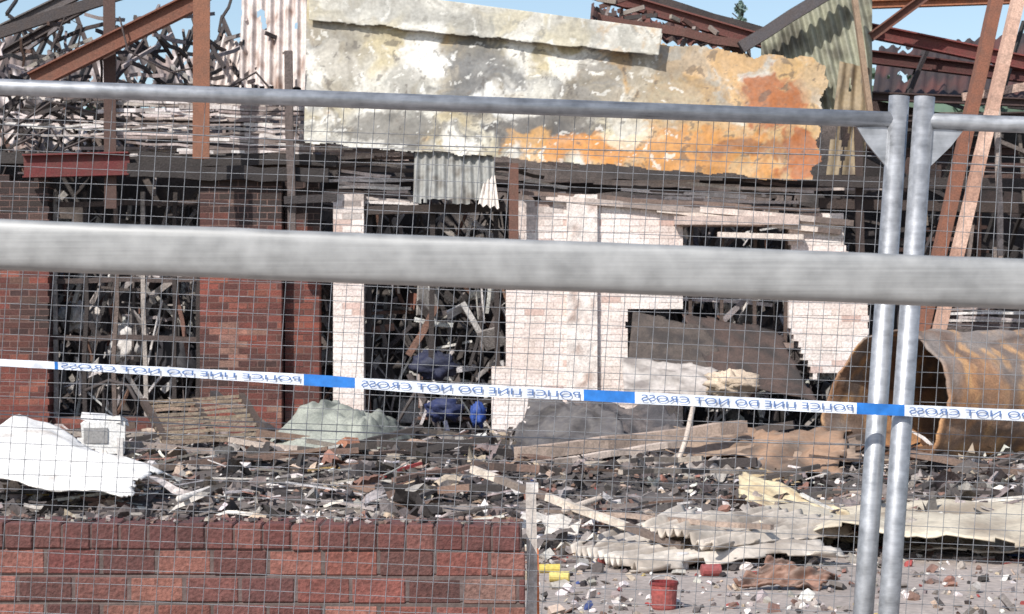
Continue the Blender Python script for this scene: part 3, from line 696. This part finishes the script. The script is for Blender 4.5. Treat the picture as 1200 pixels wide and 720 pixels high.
for i in range(900):
    y=R.uniform(12.5,23.8); x=R.uniform(-.28,.28)*y; s=R.uniform(.06,.42)**1.0; M=rrot(.45); c=Vector((x,y,gh(x,y)+.05)); k=R.uniform(0,50)
    if clear(x,y): s*=.6
    q_=[c+M@Vector((a*s,b*s*.5,0)) for a,b in ((-.5,-.5),(.5,-.5),(.5,.5),(-.5,.5))]
    rb.sheet(q_,5,4,jit(R.choices(palr,wts(x,y))[0],.2),disp=lambda u,v:s*.45*fbm(u*1.6,v*1.6,k),mask=lambda u,v:fbm(u*2,v*2,k+9)<.35)
rb.obj('rubble',M_dust)

# ---------------------------------------------------------------- temporary fence
def FP(u,v,d=3.84):
    o=at(1052,141,d); a=math.radians(-2.12); b=math.radians(4.0)
    return o+Vector((math.cos(a),0,math.sin(a)))*u+Vector((-math.sin(b),0,-math.cos(b)))*v
def panel(u0,u1,d):
    e=empty('temporary_fence_panel'); mb=MB(); K=(0,0,0)
    mb.tube([FP(u0,0,d),FP(u1,0,d)],.0155,K,seg=14)
    mb.tube([FP(u0,1.78,d),FP(u1,1.78,d)],.0165,K,seg=12)
    for u in (u0,u1): mb.tube([FP(u,-.045,d),FP(u,1.88,d)],.0195,K,seg=16)
    mb.obj('tube_frame',M_galv,e,True)
    mb=MB()
    for u,sg in ((u0,1),(u1,-1)):
        a=[FP(u+sg*.018,.012,d-.004),FP(u+sg*.075,.016,d-.004),FP(u+sg*.055,.045,d-.004),FP(u+sg*.018,.085,d-.004)]
        b=[p+Vector((0,.008,0)) for p in a]; mb.poly(a,K); mb.poly(b[::-1],K)
        for i in range(4): mb.poly([a[i],a[(i+1)%4],b[(i+1)%4],b[i]],K)
    mb.obj('corner_gussets',M_galv,e)
    mb=MB()
    k=u0+.03
    while k<u1-.02:
        mb.tube([FP(k,.0,d+.012),FP(k+.003*math.sin(k*9),.9,d+.012),FP(k,1.78,d+.012)],.00066,K,seg=4); k+=.029
    v=.06; i=0
    while v<1.76:
        m=12; mb.tube([FP(u0+(u1-u0)*t/m,v+.002*math.sin(t*1.7+i),d+.014) for t in range(m+1)],.00062,K,seg=4)
        v+=.029; i+=1
    for v in (.075,.62,1.2):
        mb.tube([FP(u0+(u1-u0)*t/12,v+.006*math.sin(t*.9),d+.016) for t in range(13)],.0012,K,seg=4)
    mb.obj('weld_mesh',M_wire,e)
    mb=MB()
    for u in (u0,u1):
        p=FP(u,1.88,d)
        mb.box((p.x,p.y,.07),(.22,.6,.13),C(90,88,86))
        mb.tube([p,(p.x,p.y,.12)],.02,C(120,120,120),seg=10)
    mb.obj('concrete_feet',M_dust,e)
panel(-3.42,0,3.84)
panel(.047,3.4,3.80)
cp=empty('fence_coupler'); mb=MB()
p=FP(.023,1.02,3.82)
mb.beam(p+Vector((-.045,-.024,0)),p+Vector((.045,-.024,-.002)),.006,.024,C(120,120,120)); mb.beam(p+Vector((-.045,.026,0)),p+Vector((.045,.026,-.002)),.006,.024,C(120,120,120)); mb.tube([p+Vector((0,-.036,0)),p+Vector((0,.04,0))],.005,C(120,120,120),seg=6)
mb.obj('clamp',M_galv,cp)

# ---------------------------------------------------------------- near rail
nr=empty('galvanised_barrier_rail'); mb=MB()
d=2.35; L0=at(-500,267,d); L1=at(1700,353,d)
t=(L1-L0).normalized(); up=Vector((0,0,1)); a=t.cross(up).normalized(); u=a.cross(t)
prof=[]
for k in range(28):
    g=2*math.pi*k/28; cx=math.cos(g); sy=math.sin(g); pw=.45
    prof.append((math.copysign(abs(cx)**pw,cx)*.024,math.copysign(abs(sy)**pw,sy)*.0290))
b=len(mb.v); n=40
for i in range(n+1):
    c=L0+(L1-L0)*i/n+u*.0012*fbm(i*.4,0,3)
    for (x,y) in prof: mb.v.append(tuple(c+a*x+u*y))
for i in range(n):
    for k in range(28):
        k2=(k+1)%28; mb.face((b+i*28+k,b+i*28+k2,b+(i+1)*28+k2,b+(i+1)*28+k),(0,0,0))
mb.obj('rail_tube',M_rail,nr,True)
mb=MB()
for p in (L0,L1): mb.tube([(p.x,p.y,p.z),(p.x,p.y,0)],.024,(0,0,0),seg=14)
mb.obj('uprights',M_rail,nr,True)

# ---------------------------------------------------------------- police tape
tp=empty('police_cordon_tape'); mb=MB()
dT=3.77
key=[(-500,398),(-200,412),(0,425),(200,436),(370,446),(520,456),(680,463),(860,472),(1030,480),(1200,487),(1450,496),(1700,505)]
def ty(px):
    for (a,b),(c,e) in zip(key[:-1],key[1:]):
        if a<=px<=c: return b+(e-b)*(px-a)/(c-a)
def tcl(px):
    for a,b in ((-300,-240),(62,68),(355,416),(683,745),(1003,1060),(1330,1390)):
        if a<px<b: return C(40,116,196)
    return C(222,228,238)
b=len(mb.v); n=550; hw=.0105
for i in range(n+1):
    px=-500+2200*i/n; c=at(px,ty(px),dT)
    w=(.62+.38*ss(0,420,px))*(1+.12*fbm(px*.01,0,3)); tw=.3*fbm(px*.006,0,8)
    for s_ in (-1,0,1):
        mb.v.append((c.x,c.y+s_*hw*math.sin(tw)+.0016*fbm(px*.05,s_*.8,2),c.z+s_*hw*w*math.cos(tw)))
for i in range(n):
    px=-500+2200*(i+.5)/n
    for s_ in (0,1):
        mb.face((b+i*3+s_,b+(i+1)*3+s_,b+(i+1)*3+s_+1,b+i*3+s_+1),tcl(px))
mb.obj('tape_ribbon',M_tape,tp,True)
mt=bpy.data.materials.new('tape_print_blue'); mt.use_nodes=True; mt.node_tree.nodes['Principled BSDF'].inputs['Base Color'].default_value=(*C(84,112,160),1)
for (a,b2,sy) in ((72,352,.013),(424,680,.0165),(752,1000,.0165),(1066,1326,.0165)):
    cu=bpy.data.curves.new('lettering','FONT'); cu.body='POLICE LINE DO NOT CROSS'; cu.align_x='CENTER'; cu.align_y='CENTER'; cu.size=1
    ob=bpy.data.objects.new('lettering',cu); scn.collection.objects.link(ob); ob.data.materials.append(mt)
    bpy.context.view_layer.update(); wd=ob.dimensions.x
    A=at(a,ty(a),dT-.004); B=at(b2,ty(b2),dT-.004); mid=(A+B)/2; ang=math.atan2(B.z-A.z,B.x-A.x)
    sx=(B-A).length/wd
    mc=at((a+b2)/2,ty((a+b2)/2),dT-.004)
    mid=(mid+mc)/2
    ob.matrix_world=Matrix.Translation(mid)@Matrix.Rotation(-ang,4,'Y')@Matrix.Rotation(math.pi/2,4,'X')@Matrix.Diagonal((-sx,sy,1,1))
    ob.parent=tp

# ---------------------------------------------------------------- background
mb=MB()
n=80
def hz(x): return 30+12*fbm(x*.006,0,3)+ .02*x+6*fbm(x*.04,0,8)
b=len(mb.v)
for i in range(n+1):
    x=-260+520*i/n*1.0
    for (yy,k) in ((270,0),(285,.5),(300,1),(340,1.02)): mb.v.append((x,yy,k*hz(x)))
for i in range(n):
    for k in range(3): mb.face((b+i*4+k,b+(i+1)*4+k,b+(i+1)*4+k+1,b+i*4+k+1),jit(C(86,104,88),.2))
mb.obj('wooded_hill',M_leaf)
mb=MB()
for i in range(5000):
    x=R.uniform(-240,240); k=R.uniform(.3,1.05); y=270+30*min(1,k); z=hz(x)*min(1,k)+R.uniform(-.5,2.0)*1.0; s=R.uniform(.6,1.8); M=rrot()
    mb.poly([Vector((x,y,z))+M@Vector(v)*s for v in ((-1,-.6,0),(1,-.7,0),(.8,.8,.3),(-.7,.7,0))],jit(C(90,110,92),.35))
mb.obj('hillside_trees',M_leaf)
mb=MB(); base=at(868,60,150)
mb.tube([(base.x,150,0),(base.x,150,base.z),(base.x+.1,150,at(0,6,150).z)],[.5,.25,.08],C(80,66,56),seg=8)
for i in range(10):
    zt_=base.z+i*.32; g=R.uniform(0,6.28); mb.beam((base.x,150,zt_),(base.x+math.cos(g)*.7,150+math.sin(g)*.7,zt_+.5),.06,.06,C(80,66,56))
for i in range(320):
    h=R.random(); z=at(0,50,150).z+h*3.0; r=(.9-.6*h)*R.random()**.5*(.6+.5*math.sin(h*17)); g=R.uniform(0,6.28); s=R.uniform(.06,.16); M=rrot()
    p=Vector((base.x+r*math.cos(g),150+r*math.sin(g),z)); mb.poly([p+M@Vector(v)*s for v in ((-1,-1,0),(1,-1,0),(1,1,0),(-1,1,0))],jit(C(122,142,134),.3))
mb.obj('distant_tree',M_leaf)

# ---------------------------------------------------------------- light, sky, camera
el=math.radians(44); azl=math.radians(32)
dirv=Vector((-math.sin(azl)*math.cos(el),-math.cos(azl)*math.cos(el),math.sin(el)))
sd=bpy.data.lights.new('sun','SUN'); sd.energy=5.0; sd.angle=math.radians(.5); sd.color=(1,.965,.91)
so=bpy.data.objects.new('sun',sd); scn.collection.objects.link(so); so.rotation_euler=dirv.to_track_quat('Z','Y').to_euler(); so.location=(-20,-20,30)
w=bpy.data.worlds.new('World'); scn.world=w; w.use_nodes=True; nt=w.node_tree
sk=nt.nodes.new('ShaderNodeTexSky'); sk.sky_type='NISHITA'; sk.sun_disc=False; sk.sun_elevation=el; sk.sun_rotation=math.atan2(dirv.x,dirv.y)%(2*math.pi)
bg=nt.nodes['Background']; bg.inputs['Strength'].default_value=.15; nt.links.new(sk.outputs[0],bg.inputs[0])
cam=bpy.data.cameras.new('camera'); co=bpy.data.objects.new('camera',cam); scn.collection.objects.link(co)
co.location=(0,0,CZ); co.rotation_euler=(math.pi/2,0,0); cam.sensor_width=36; cam.lens=36*FL/1200; cam.shift_y=17/1200.
cam.clip_start=.05; cam.clip_end=6000
cam.dof.use_dof=True; cam.dof.focus_distance=5.2; cam.dof.aperture_fstop=26
scn.camera=co
scn.view_settings.view_transform='Standard'; scn.view_settings.look='None'; scn.view_settings.exposure=0
